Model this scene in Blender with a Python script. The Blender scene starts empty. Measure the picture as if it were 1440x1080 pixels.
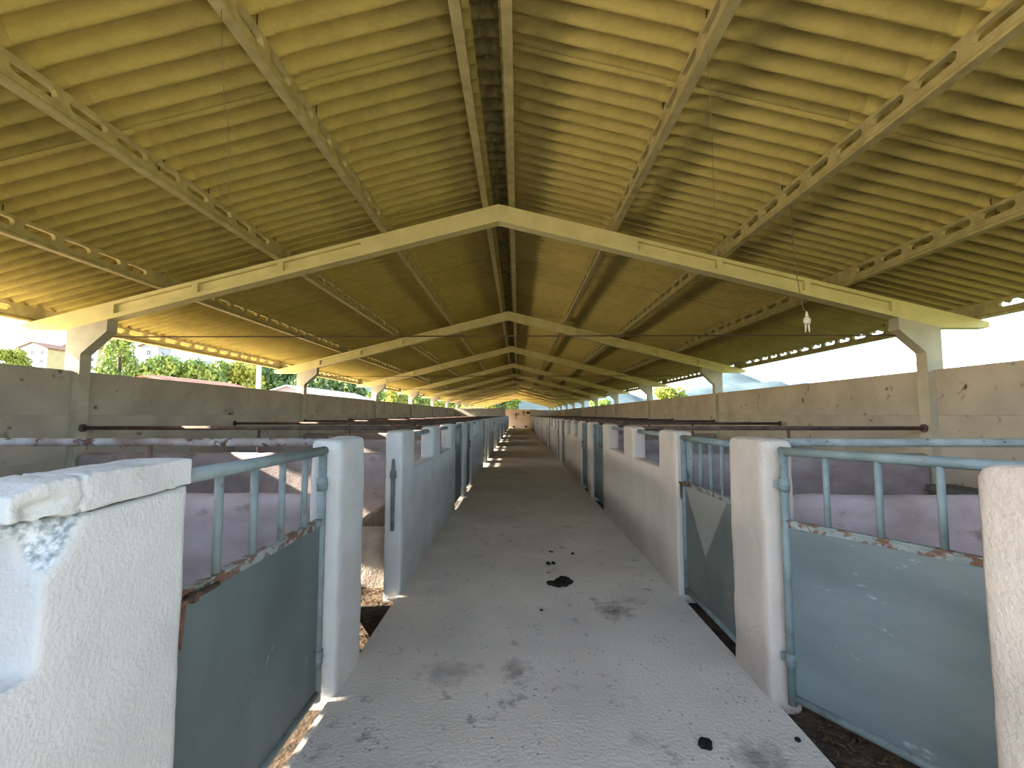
import bpy, bmesh, math, random
from mathutils import Vector, Matrix, noise
random.seed(7)
R = math.radians
S = bpy.context.scene
COL = S.collection

# ------------------------------------------------------------------ camera
F_PX, VX, VY = 630.0, 728.0, 583.0
PITCH = math.atan((VY - 540) / F_PX)
YAW = math.atan((VX - 720) / F_PX)
cam_d = bpy.data.cameras.new('camera')
cam = bpy.data.objects.new('camera', cam_d)
COL.objects.link(cam)
cam_d.sensor_width = 36.0
cam_d.lens = 36.0 * F_PX / 1440.0
cam_d.clip_start, cam_d.clip_end = 0.05, 4000
cam.location = (0, 0, 1.5)
cam.rotation_euler = (R(90) + PITCH, 0, YAW)
S.camera = cam

# ------------------------------------------------------------------ sky, sun, exposure
SUN_SLOPE, SUN_PHI = 0.508, R(8)
SUN_EL = math.atan(SUN_SLOPE * math.cos(SUN_PHI))
w = bpy.data.worlds.new('world')
S.world = w
w.use_nodes = True
nt = w.node_tree
bg = nt.nodes['Background']
sky = nt.nodes.new('ShaderNodeTexSky')
sky.sky_type = 'NISHITA'
sky.sun_disc = False
sky.sun_elevation = SUN_EL
sky.sun_rotation = R(270) - SUN_PHI
sky.air_density, sky.dust_density, sky.ozone_density = 1.0, 1.5, 1.0
nt.links.new(sky.outputs[0], bg.inputs[0])
bg.inputs[1].default_value = 0.33
sun_d = bpy.data.lights.new('sun', 'SUN')
sun = bpy.data.objects.new('sun', sun_d)
COL.objects.link(sun)
sun_d.energy = 14.0
sun_d.color = (1.0, 0.86, 0.66)
sun_d.angle = R(0.55)
travel = Vector((math.cos(SUN_PHI), math.sin(SUN_PHI), -SUN_SLOPE * math.cos(SUN_PHI)))
sun.rotation_euler = travel.to_track_quat('-Z', 'Y').to_euler()
sun.location = (-30, -4, 20)
vs = S.view_settings
vs.view_transform = 'Standard'
vs.look = 'None'
vs.gamma = 1.0
vs.use_curve_mapping = False
vs.exposure = 1.7
S.cycles.max_bounces = 10
S.cycles.diffuse_bounces = 7
S.cycles.caustics_reflective = False
S.cycles.caustics_refractive = False
S.cycles.use_denoising = True
S.cycles.use_guiding = True
S.cycles.use_surface_guiding = True
S.cycles.guiding_training_samples = 32

# ------------------------------------------------------------------ materials
MATS = {}


def material(name, c1, c2, scale=3.0, rough=0.9, bump=0.2, bump_scale=40.0, spot=None, spot_scale=6.0,
             spot_lo=0.62, spot_hi=0.7, metal=0.0, stretch=(1, 1, 1), detail=6.0, spec=0.25, lo=0.35, hi=0.65,
             jitter=0.0):
    m = bpy.data.materials.new(name)
    m.use_nodes = True
    t = m.node_tree
    N, L = t.nodes, t.links
    b = N['Principled BSDF']
    b.inputs['Roughness'].default_value = rough
    b.inputs['Metallic'].default_value = metal
    b.inputs['Specular IOR Level'].default_value = spec
    tc = N.new('ShaderNodeTexCoord')
    oi = N.new('ShaderNodeObjectInfo')
    mul = N.new('ShaderNodeMath')
    mul.operation = 'MULTIPLY'
    mul.inputs[1].default_value = 37.0
    L.new(oi.outputs['Random'], mul.inputs[0])
    mp = N.new('ShaderNodeMapping')
    mp.inputs['Scale'].default_value = stretch
    L.new(tc.outputs['Object'], mp.inputs['Vector'])
    L.new(mul.outputs[0], mp.inputs['Location'])
    n1 = N.new('ShaderNodeTexNoise')
    n1.inputs['Scale'].default_value = scale
    n1.inputs['Detail'].default_value = detail
    L.new(mp.outputs[0], n1.inputs['Vector'])
    mr = N.new('ShaderNodeMapRange')
    mr.inputs[1].default_value, mr.inputs[2].default_value = lo, hi
    L.new(n1.outputs['Fac'], mr.inputs[0])
    mx = N.new('ShaderNodeMix')
    mx.data_type = 'RGBA'
    mx.inputs[6].default_value = (*c1, 1)
    mx.inputs[7].default_value = (*c2, 1)
    L.new(mr.outputs[0], mx.inputs[0])
    out = mx.outputs[2]
    if spot:
        n2 = N.new('ShaderNodeTexNoise')
        n2.inputs['Scale'].default_value = spot_scale
        n2.inputs['Detail'].default_value = 8.0
        n2.inputs['Roughness'].default_value = 0.65
        L.new(mp.outputs[0], n2.inputs['Vector'])
        r2 = N.new('ShaderNodeMapRange')
        r2.inputs[1].default_value, r2.inputs[2].default_value = spot_lo, spot_hi
        L.new(n2.outputs['Fac'], r2.inputs[0])
        m2 = N.new('ShaderNodeMix')
        m2.data_type = 'RGBA'
        L.new(r2.outputs[0], m2.inputs[0])
        L.new(out, m2.inputs[6])
        m2.inputs[7].default_value = (*spot, 1)
        out = m2.outputs[2]
    if jitter:
        h = N.new('ShaderNodeHueSaturation')
        j = N.new('ShaderNodeMapRange')
        j.inputs[3].default_value, j.inputs[4].default_value = 1 - jitter, 1 + jitter
        L.new(oi.outputs['Random'], j.inputs[0])
        L.new(j.outputs[0], h.inputs['Value'])
        L.new(out, h.inputs['Color'])
        out = h.outputs['Color']
    L.new(out, b.inputs['Base Color'])
    if bump:
        n3 = N.new('ShaderNodeTexNoise')
        n3.inputs['Scale'].default_value = bump_scale
        n3.inputs['Detail'].default_value = 4.0
        L.new(mp.outputs[0], n3.inputs['Vector'])
        bp = N.new('ShaderNodeBump')
        bp.inputs['Strength'].default_value = bump
        bp.inputs['Distance'].default_value = 0.02
        L.new(n3.outputs['Fac'], bp.inputs['Height'])
        L.new(bp.outputs[0], b.inputs['Normal'])
    MATS[name] = m
    m['col'] = b.name
    return m


def color_socket(m):
    """the link that feeds a material's base colour (node tree, source socket, target socket)"""
    t = m.node_tree
    b = t.nodes['Principled BSDF']
    src = b.inputs['Base Color'].links[0].from_socket
    return t, src, b.inputs['Base Color']


material('roof', (0.50, 0.41, 0.125), (0.43, 0.35, 0.105), 9, 0.95, 0.25, 60, spot=(0.54, 0.45, 0.17), spot_scale=40,
         spot_lo=0.50, spot_hi=0.85, stretch=(0.6, 1, 1), jitter=0.08)
material('ridge_moss', (0.26, 0.22, 0.08), (0.12, 0.105, 0.04), 14, 0.95, 0.5, 60, spot=(0.30, 0.27, 0.10),
         spot_scale=22, spot_lo=0.58, spot_hi=0.68)
material('frame_concrete', (0.70, 0.62, 0.30), (0.60, 0.53, 0.25), 4, 0.9, 0.15, 50, spot=(0.30, 0.26, 0.12),
         spot_scale=9, spot_lo=0.68, spot_hi=0.76)
material('column_concrete', (0.50, 0.47, 0.38), (0.40, 0.375, 0.30), 4, 0.9, 0.2, 50, spot=(0.24, 0.22, 0.15),
         spot_scale=11, spot_lo=0.66, spot_hi=0.74)
material('purlin_concrete', (0.47, 0.40, 0.18), (0.36, 0.30, 0.13), 9, 0.9, 0.15, 60, spot=(0.28, 0.23, 0.10),
         spot_scale=20, spot_lo=0.66, spot_hi=0.74)
material('slab', (0.45, 0.41, 0.35), (0.36, 0.325, 0.28), 1.8, 0.95, 0.15, 60, spot=(0.07, 0.06, 0.045),
         spot_scale=5.5, spot_lo=0.615, spot_hi=0.70)
material('plaster', (0.52, 0.55, 0.555), (0.43, 0.455, 0.46), 2.5, 0.92, 0.28, 95, spot=(0.40, 0.37, 0.33),
         spot_scale=5.5, spot_lo=0.69, spot_hi=0.76)
material('plaster_pink', (0.54, 0.49, 0.44), (0.46, 0.415, 0.37), 2.5, 0.92, 0.35, 70, spot=(0.30, 0.26, 0.22),
         spot_scale=8, spot_lo=0.665, spot_hi=0.72)
material('broken_concrete', (0.62, 0.66, 0.68), (0.36, 0.40, 0.42), 30, 0.95, 0.9, 55)
material('whitewash', (0.42, 0.365, 0.38), (0.29, 0.245, 0.24), 3.0, 0.95, 0.3, 45, spot=(0.22, 0.18, 0.16),
         spot_scale=4.5, spot_lo=0.6, spot_hi=0.72, stretch=(1, 1, 1.5))
material('trough', (0.46, 0.41, 0.36), (0.32, 0.27, 0.23), 6, 0.95, 0.4, 50, spot=(0.66, 0.62, 0.58), spot_scale=14,
         spot_lo=0.64, spot_hi=0.70)
material('dirt', (0.085, 0.06, 0.042), (0.035, 0.026, 0.02), 9, 1.0, 1.0, 28, spot=(0.17, 0.12, 0.07), spot_scale=24,
         spot_lo=0.6, spot_hi=0.68)
material('straw', (0.15, 0.105, 0.055), (0.05, 0.035, 0.02), 20, 1.0, 0)
material('dung', (0.025, 0.02, 0.015), (0.008, 0.007, 0.006), 30, 0.95, 0.8, 60)
material('gate_sheet', (0.115, 0.155, 0.16), (0.075, 0.105, 0.11), 2.2, 0.55, 0.08, 30, spot=(0.30, 0.37, 0.37),
         spot_scale=7, spot_lo=0.66, spot_hi=0.78, spec=0.4, stretch=(1.4, 1, 0.8))
material('gate_sheet_pale', (0.145, 0.19, 0.195), (0.10, 0.135, 0.14), 2.2, 0.55, 0.06, 30, spot=(0.42, 0.50, 0.50),
         spot_scale=9, spot_lo=0.64, spot_hi=0.78, spec=0.4, stretch=(0.7, 1, 1.9))
material('gate_sheet_dark', (0.13, 0.15, 0.14), (0.085, 0.10, 0.095), 2.5, 0.6, 0.08, 30, spot=(0.25, 0.27, 0.25),
         spot_scale=9, spot_lo=0.64, spot_hi=0.76, spec=0.4)
material('gate_paint', (0.19, 0.245, 0.255), (0.13, 0.175, 0.18), 9, 0.6, 0.15, 60, spot=(0.15, 0.10, 0.075),
         spot_scale=18, spot_lo=0.62, spot_hi=0.67, spec=0.4)
material('gate_angle', (0.24, 0.29, 0.29), (0.16, 0.20, 0.20), 9, 0.7, 0.3, 60, spot=(0.13, 0.075, 0.05),
         spot_scale=14, spot_lo=0.50, spot_hi=0.55, spec=0.3)
material('rust', (0.13, 0.075, 0.05), (0.055, 0.038, 0.03), 25, 0.85, 0.5, 70, spot=(0.22, 0.25, 0.25), spot_scale=20,
         spot_lo=0.66, spot_hi=0.7)
material('pipe_worn', (0.38, 0.40, 0.41), (0.20, 0.13, 0.11), 5, 0.75, 0.3, 60, spot=(0.11, 0.06, 0.05),
         spot_scale=9, spot_lo=0.55, spot_hi=0.62)
material('pipe_rust', (0.15, 0.10, 0.085), (0.075, 0.055, 0.05), 9, 0.8, 0.3, 60, spot=(0.30, 0.28, 0.27),
         spot_scale=12, spot_lo=0.64, spot_hi=0.7)
material('pipe_teal', (0.25, 0.31, 0.32), (0.17, 0.21, 0.22), 7, 0.7, 0.2, 60, spot=(0.06, 0.05, 0.05),
         spot_scale=14, spot_lo=0.6, spot_hi=0.64)
material('iron_strap', (0.15, 0.15, 0.145), (0.09, 0.09, 0.09), 14, 0.7, 0.2, 60)
material('wire', (0.22, 0.18, 0.10), (0.12, 0.10, 0.06), 20, 0.7, 0)
material('ceramic', (0.75, 0.70, 0.55), (0.6, 0.55, 0.42), 20, 0.4, 0)
material('pale_ground', (0.74, 0.63, 0.48), (0.64, 0.54, 0.40), 0.5, 1.0, 0.3, 6)
material('shade_grey_yard', (0.19, 0.195, 0.20), (0.15, 0.155, 0.16), 0.8, 0.95, 0.2, 20)  # grey stands in for shade on the yard behind the camera
material('grass', (0.16, 0.19, 0.06), (0.24, 0.22, 0.09), 0.25, 1.0, 0.4, 4)
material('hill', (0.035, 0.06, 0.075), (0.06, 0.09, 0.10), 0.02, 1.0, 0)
material('leaf', (0.15, 0.24, 0.05), (0.24, 0.30, 0.07), 0.8, 0.7, 0, spec=0.3)
material('leaf_yellow', (0.34, 0.33, 0.05), (0.20, 0.25, 0.05), 0.8, 0.7, 0, spec=0.3)
material('leaf_dark', (0.07, 0.13, 0.04), (0.12, 0.18, 0.06), 0.8, 0.7, 0, spec=0.3)
material('bark', (0.12, 0.09, 0.06), (0.07, 0.05, 0.035), 8, 0.95, 0.5, 20)
material('house_white', (0.52, 0.50, 0.52), (0.46, 0.44, 0.46), 0.5, 0.95, 0)
material('house_yellow', (0.55, 0.42, 0.22), (0.50, 0.38, 0.2), 0.5, 0.95, 0)
material('house_lilac', (0.40, 0.38, 0.42), (0.35, 0.33, 0.37), 0.5, 0.95, 0)
material('clay_tile', (0.20, 0.10, 0.075), (0.14, 0.075, 0.055), 3, 0.95, 0.2, 20, jitter=0.25)
material('window_glass', (0.03, 0.045, 0.06), (0.02, 0.03, 0.045), 2, 0.15, 0, spec=0.5)
material('sheet_grey', (0.30, 0.32, 0.34), (0.25, 0.27, 0.29), 1, 0.6, 0, spec=0.4)
material('end_wall', (0.80, 0.62, 0.46), (0.72, 0.55, 0.40), 1.2, 0.95, 0.1, 20)
material('plaque', (0.06, 0.045, 0.035), (0.03, 0.025, 0.02), 6, 0.8, 0)

# floor: speckles and a few old stains that have a shape of their own
fm = material('aisle_floor', (0.68, 0.645, 0.585), (0.575, 0.545, 0.495), 1.6, 0.92, 0.35, 55, spot=(0.33, 0.31, 0.30),
              spot_scale=7, spot_lo=0.60, spot_hi=0.70)


def add_floor_marks():
    t, src, dst = color_socket(fm)
    N, L = t.nodes, t.links
    geo = N.new('ShaderNodeNewGeometry')
    fac = None
    vor = N.new('ShaderNodeTexVoronoi')
    vor.inputs['Scale'].default_value = 21.0
    L.new(geo.outputs['Position'], vor.inputs['Vector'])
    lt = N.new('ShaderNodeMapRange')
    lt.inputs[1].default_value, lt.inputs[2].default_value = 0.20, 0.12
    L.new(vor.outputs['Distance'], lt.inputs[0])
    gate = N.new('ShaderNodeMapRange')
    nz = N.new('ShaderNodeTexNoise')
    nz.inputs['Scale'].default_value = 3.0
    L.new(geo.outputs['Position'], nz.inputs['Vector'])
    gate.inputs[1].default_value, gate.inputs[2].default_value = 0.47, 0.56
    L.new(nz.outputs['Fac'], gate.inputs[0])
    mm = N.new('ShaderNodeMath')
    mm.operation = 'MULTIPLY'
    L.new(lt.outputs[0], mm.inputs[0])
    L.new(gate.outputs[0], mm.inputs[1])
    m0 = N.new('ShaderNodeMath')
    m0.operation = 'MULTIPLY'
    m0.inputs[1].default_value = 0.55
    L.new(mm.outputs[0], m0.inputs[0])
    fac = m0.outputs[0]
    rough = N.new('ShaderNodeTexNoise')
    rough.inputs['Scale'].default_value = 16.0
    rough.inputs['Detail'].default_value = 8.0
    L.new(geo.outputs['Position'], rough.inputs['Vector'])
    for (x, y, rx, ry, k) in ((0.742, 3.56, 0.17, 0.19, 1.0), (-0.014, 2.74, 0.10, 0.17, 0.8), (-0.40, 2.72, 0.20, 0.16, 0.6),
                              (1.06, 2.07, 0.15, 0.15, 0.9), (0.90, 3.75, 0.12, 0.10, 0.5), (0.19, 3.56, 0.05, 0.06, 0.6),
                              (0.55, 2.2, 0.05, 0.05, 0.5), (-0.02, 3.05, 0.04, 0.05, 0.5)):
        sub = N.new('ShaderNodeVectorMath')
        sub.operation = 'SUBTRACT'
        sub.inputs[1].default_value = (x, y, 0)
        L.new(geo.outputs['Position'], sub.inputs[0])
        dv = N.new('ShaderNodeVectorMath')
        dv.operation = 'MULTIPLY'
        dv.inputs[1].default_value = (1 / rx, 1 / ry, 0)
        L.new(sub.outputs[0], dv.inputs[0])
        ln = N.new('ShaderNodeVectorMath')
        ln.operation = 'LENGTH'
        L.new(dv.outputs[0], ln.inputs[0])
        ad = N.new('ShaderNodeMath')
        ad.operation = 'MULTIPLY_ADD'
        ad.inputs[1].default_value = 2.2
        L.new(rough.outputs['Fac'], ad.inputs[0])
        L.new(ln.outputs['Value'], ad.inputs[2])
        r = N.new('ShaderNodeMapRange')
        r.inputs[1].default_value, r.inputs[2].default_value = 2.1, 1.25
        r.inputs[3].default_value, r.inputs[4].default_value = 0.0, 0.7 * k
        L.new(ad.outputs[0], r.inputs[0])
        mxm = N.new('ShaderNodeMath')
        mxm.operation = 'MAXIMUM'
        L.new(fac, mxm.inputs[0])
        L.new(r.outputs[0], mxm.inputs[1])
        fac = mxm.outputs[0]
    mx = N.new('ShaderNodeMix')
    mx.data_type = 'RGBA'
    L.new(fac, mx.inputs[0])
    L.new(src, mx.inputs[6])
    mx.inputs[7].default_value = (0.12, 0.11, 0.105, 1)
    L.new(mx.outputs[2], dst)


add_floor_marks()


def add_triangle_mark():
    """the second gate has a pale triangle on its sheet, point down (gate object coordinates)"""
    m = MATS['gate_sheet_dark'].copy()
    m.name = 'gate_sheet_triangle'
    MATS['gate_sheet_triangle'] = m
    t, src, dst = color_socket(m)
    N, L = t.nodes, t.links
    tc = N.new('ShaderNodeTexCoord')
    sp = N.new('ShaderNodeSeparateXYZ')
    L.new(tc.outputs['Object'], sp.inputs[0])

    def math_(op, a, b):
        n = N.new('ShaderNodeMath')
        n.operation = op
        for i, q in enumerate((a, b)):
            if isinstance(q, (int, float)):
                n.inputs[i].default_value = q
            else:
                L.new(q, n.inputs[i])
        return n.outputs[0]
    # point at x=.46 z=.42, upper corners x=.02 and x=.90 at z=.95
    up = math_('SUBTRACT', sp.outputs[2], 0.43)
    dx = math_('ABSOLUTE', math_('SUBTRACT', sp.outputs[0], 0.50), 0)
    inside = math_('SUBTRACT', math_('MULTIPLY', up, 0.80), dx)
    r = N.new('ShaderNodeMapRange')
    r.inputs[1].default_value, r.inputs[2].default_value = 0.0, 0.02
    r.inputs[3].default_value, r.inputs[4].default_value = 0.0, 0.75
    L.new(inside, r.inputs[0])
    mx = N.new('ShaderNodeMix')
    mx.data_type = 'RGBA'
    L.new(r.outputs[0], mx.inputs[0])
    L.new(src, mx.inputs[6])
    mx.inputs[7].default_value = (0.27, 0.27, 0.25, 1)
    L.new(mx.outputs[2], dst)


add_triangle_mark()


# ------------------------------------------------------------------ mesh helpers
def box(bm, x0, x1, y0, y1, z0, z1):
    vs_ = [bm.verts.new(p) for p in ((x0, y0, z0), (x1, y0, z0), (x1, y1, z0), (x0, y1, z0),
                                     (x0, y0, z1), (x1, y0, z1), (x1, y1, z1), (x0, y1, z1))]
    for f in ((0, 3, 2, 1), (4, 5, 6, 7), (0, 1, 5, 4), (1, 2, 6, 5), (2, 3, 7, 6), (3, 0, 4, 7)):
        bm.faces.new([vs_[i] for i in f])
    return vs_


def prism(bm, pts, axis, a, b):
    """extrude the 2-D polygon pts along an axis from a to b; axis 'x': pts are (y,z); 'y': pts are (x,z); 'z': (x,y)"""
    def P(p, t):
        return {'x': (t, p[0], p[1]), 'y': (p[0], t, p[1]), 'z': (p[0], p[1], t)}[axis]
    lo = [bm.verts.new(P(p, a)) for p in pts]
    hi = [bm.verts.new(P(p, b)) for p in pts]
    n = len(pts)
    fs = [bm.faces.new(lo[::-1]), bm.faces.new(hi)]
    for i in range(n):
        fs.append(bm.faces.new((lo[i], lo[(i + 1) % n], hi[(i + 1) % n], hi[i])))
    return fs


def tube(bm, p, q, r, seg=10, r2=None, cap=True):
    p, q = Vector(p), Vector(q)
    d = (q - p).normalized()
    u = d.orthogonal().normalized()
    v = d.cross(u)
    r2 = r if r2 is None else r2
    A = [bm.verts.new(p + (u * math.cos(t) + v * math.sin(t)) * r) for t in [2 * math.pi * i / seg for i in range(seg)]]
    B = [bm.verts.new(q + (u * math.cos(t) + v * math.sin(t)) * r2) for t in [2 * math.pi * i / seg for i in range(seg)]]
    for i in range(seg):
        f = bm.faces.new((A[i], A[(i + 1) % seg], B[(i + 1) % seg], B[i]))
        f.smooth = True
    if cap:
        bm.faces.new(A[::-1])
        bm.faces.new(B)


def polyline(bm, pts, r, seg=6):
    for a, b in zip(pts[:-1], pts[1:]):
        tube(bm, a, b, r, seg)


def mesh_of(bm, name, mat, fix=True):
    if fix:
        bmesh.ops.recalc_face_normals(bm, faces=bm.faces[:])
    me = bpy.data.meshes.new(name)
    bm.to_mesh(me)
    bm.free()
    me.materials.append(MATS[mat] if isinstance(mat, str) else mat)
    return me


def obj(name, data, parent=None, loc=(0, 0, 0), rot=(0, 0, 0)):
    o = bpy.data.objects.new(name, data)
    COL.objects.link(o)
    o.location = loc
    o.rotation_euler = rot
    if parent:
        o.parent = parent
    return o


def tag(o, label, cat, group=None):
    o['label'] = label
    o['category'] = cat
    if group:
        o['group'] = group
    return o


def structure(o, label=None):
    o['kind'] = 'structure'
    if label:
        o['label'] = label
    return o


def roughen(me, voxel=0.02, amp=0.004, scale=5.0, seed=0, round_=True):
    """remesh a closed mesh finely and give it the slight unevenness of hand-laid plaster"""
    o = bpy.data.objects.new('tmp', me)
    COL.objects.link(o)
    md = o.modifiers.new('r', 'REMESH')
    md.mode = 'VOXEL'
    md.voxel_size = voxel
    if round_:
        sm = o.modifiers.new('s', 'SMOOTH')
        sm.factor = 0.5
        sm.iterations = 2
    dg = bpy.context.evaluated_depsgraph_get()
    new = bpy.data.meshes.new_from_object(o.evaluated_get(dg))
    bpy.data.objects.remove(o)
    off = Vector((seed * 7.3, seed * 3.1, seed * 5.7))
    nv = [v.normal.copy() for v in new.vertices]
    for v, n in zip(new.vertices, nv):
        d = noise.noise(v.co * scale + off) + 0.5 * noise.noise(v.co * scale * 3.1 + off)
        v.co += n * d * amp
    for p in new.polygons:
        p.use_smooth = True
    if not new.materials:
        for m in me.materials:
            new.materials.append(m)
    new.name = me.name
    return new


ORD = ['first', 'second', 'third', 'fourth', 'fifth', 'sixth', 'seventh', 'eighth', 'ninth', 'tenth', 'eleventh',
       'twelfth', 'thirteenth', 'fourteenth']

# ------------------------------------------------------------------ layout (metres)
XC = -0.235                 # ridge line
SL = 0.253                  # roof slope
ZR = 4.12                   # rafter top at the ridge
P = 5.8                     # bay
FRAME0 = 5.42               # front face of the first frame in view
NF0, NF1 = -1, 11
M0 = 5.5                    # middle of the first window wall in view
XL, XR = -0.985, 1.34       # aisle faces of the stall fronts
TH = 0.15
HALF, PIER, ZT = 1.65, 0.21, 1.36
PSH = 0.08                  # piers stand a little past mid-way
BACKL, BACKR = XC - 5.24, XC + 5.24   # inner faces of the outer walls
ZD = -0.06                  # stall dirt level
KMAX = 7
Y_END = 52.0
Y_CROSS_L = 38.0
SIDES = ((-1, 'houses'), (1, 'hills'))

# ------------------------------------------------------------------ ground and floors
bm = bmesh.new()
box(bm, -400, 400, -200, 600, -0.5, -0.16)
structure(obj('ground', mesh_of(bm, 'ground', 'grass')), 'dry grassy ground around the barn')
bm = bmesh.new()
box(bm, -34, XC - 5.62, -30, 110, -0.159, -0.06)
structure(obj('yard_pavement', mesh_of(bm, 'yard', 'pale_ground')), 'pale earth yard along the houses side')
bm = bmesh.new()
box(bm, XC - 5.62, XC + 5.62, -30, -1.2, -0.159, -0.02)
structure(obj('yard_pavement', mesh_of(bm, 'yard3', 'shade_grey_yard')), 'unseen yard before the open end, shade put into its grey')
bm = bmesh.new()
box(bm, XC - 5.62, XC + 5.62, Y_END + 0.25, 110, -0.159, -0.02)
structure(obj('yard_pavement', mesh_of(bm, 'yard4', 'pale_ground')), 'pale earth floor beyond the far end wall')
bm = bmesh.new()
prism(bm, [(XL - 0.02, -0.16), (XR + 0.02, -0.16), (XR + 0.02, -0.01), (XR + 0.012, 0.0), (XL - 0.012, 0.0), (XL - 0.02, -0.01)],
      'y', -1.2, Y_END + 0.25)
structure(obj('floor', mesh_of(bm, 'floor', 'aisle_floor')), 'grey speckled concrete aisle floor')
for x0, x1 in ((XC - 5.62, XL - 0.02), (XR + 0.02, XC + 5.62)):
    bm = bmesh.new()
    box(bm, x0, x1, -1.2, Y_END + 0.25, -0.16, ZD)
    structure(obj('dirt_floor', mesh_of(bm, 'dirt_floor', 'dirt')), 'dark trodden earth floor of the stalls')

# ------------------------------------------------------------------ roof: corrugated sheets, ridge caps
WAVES, SPB = 7, 5
PITCH_W = P / (WAVES * SPB)
SHEET_W = PITCH_W * WAVES
ZS = 0.19 + 0.088            # sheet mid-surface above the rafter top
AMP = 0.052


def zroof(o):
    return ZR - SL * o


def wave(y):
    s2 = math.sin(math.pi * y / PITCH_W) ** 2
    return AMP * (1 - 2 * s2 ** 0.92)


def sheet_mesh(o0, o1, lift):
    """one corrugated sheet from ridge offset o0 to o1, for the slope with positive offset; y from 0 to SHEET_W"""
    bm = bmesh.new()
    n = WAVES * 12 + 4       # a little side lap
    rows = []
    for side, dz in ((0, 0.0), (1, 0.007)):
        r = []
        for o, lf in ((o0, 0.0), (o1, lift)):
            line = []
            for i in range(n + 1):
                y = i * PITCH_W / 12
                line.append(bm.verts.new((o, y, zroof(o) + ZS + wave(y) + dz)))
            r.append(line)
        rows.append(r)
    for s in (0, 1):
        a, b = rows[s]
        for i in range(n):
            q = (a[i], a[i + 1], b[i + 1], b[i])
            f = bm.faces.new(q if s else q[::-1])
            f.smooth = True
    for k in (0, 1):
        a, b = rows[0][k], rows[1][k]
        for i in range(n):
            bm.faces.new((a[i], a[i + 1], b[i + 1], b[i]))
    for i in (0, n):
        bm.faces.new((rows[0][0][i], rows[0][1][i], rows[1][1][i], rows[1][0][i]))
    return bm


ROWS = ((0.10, 1.50, 0.000), (1.36, 2.86, -0.009), (2.70, 4.30, -0.018), (4.12, 6.00, -0.027))
NCOL = (NF1 - NF0) * SPB
Y_ROOF0 = FRAME0 + NF0 * P
for sgn, nm in ((-1, 'ceiling_left'), (1, 'ceiling_right')):
    root = structure(obj(nm, None, loc=(XC, 0, 0)), 'corrugated cement roof slope on the %s side' % ('houses' if sgn < 0 else 'hills'))
    for (o0, o1, dz) in ROWS:
        bm = sheet_mesh(o0, o1, 0)
        if sgn < 0:
            for v in bm.verts:
                v.co.x *= -1
            bmesh.ops.reverse_faces(bm, faces=bm.faces[:])
        me = mesh_of(bm, 'roof_sheet', 'roof', fix=False)
        me_long = me
        if o0 > 4 and sgn < 0:          # unseen overhang added to the near eave sheets to narrow the sun slit
            me_long = me.copy()
            for v in me_long.vertices:
                if abs(v.co.x) > 5.9:
                    v.co.x += sgn * 0.3
                    v.co.z -= SL * 0.3
        for c in range(0, NCOL + 1):
            o = obj('roof_sheet', me_long if c < 10 else me, root, (0, Y_ROOF0 + c * SHEET_W + 0.075, dz + (0.004 if c % 2 else 0.0)))
root = structure(obj('ceiling_ridge', None, loc=(XC, 0, 0)), 'dark mossy ridge caps along the roof')
bm = bmesh.new()
n = WAVES * 8 + 2
prof = []
for i in range(-6, 7):
    o = i / 6 * 0.34
    zz = zroof(abs(o)) + ZS + 0.045 + 0.02
    if abs(o) < 0.14:
        zz = zroof(0.14) + ZS + 0.065 + 0.018 * (1 - (o / 0.14) ** 2)
    prof.append((o, zz))
grid = [[[bm.verts.new((o, i * PITCH_W / 8, z + wave(i * PITCH_W / 8) * 0.9 + d)) for (o, z) in prof] for i in range(n + 1)] for d in (0, 0.008)]
for s in (0, 1):
    g = grid[s]
    for i in range(n):
        for j in range(len(prof) - 1):
            q = (g[i][j], g[i][j + 1], g[i + 1][j + 1], g[i + 1][j])
            f = bm.faces.new(q if s else q[::-1])
            f.smooth = True
me = mesh_of(bm, 'ridge_cap', 'ridge_moss', fix=False)
for c in range(0, NCOL + 1):
    obj('ridge_cap', me, root, (0, Y_ROOF0 + c * SHEET_W + 0.075, 0.004 if c % 2 else 0))

# ------------------------------------------------------------------ purlins: slotted web, wider bottom flange
OFFS = (0.165, 1.43, 2.76, 4.22, 5.84)


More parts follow.
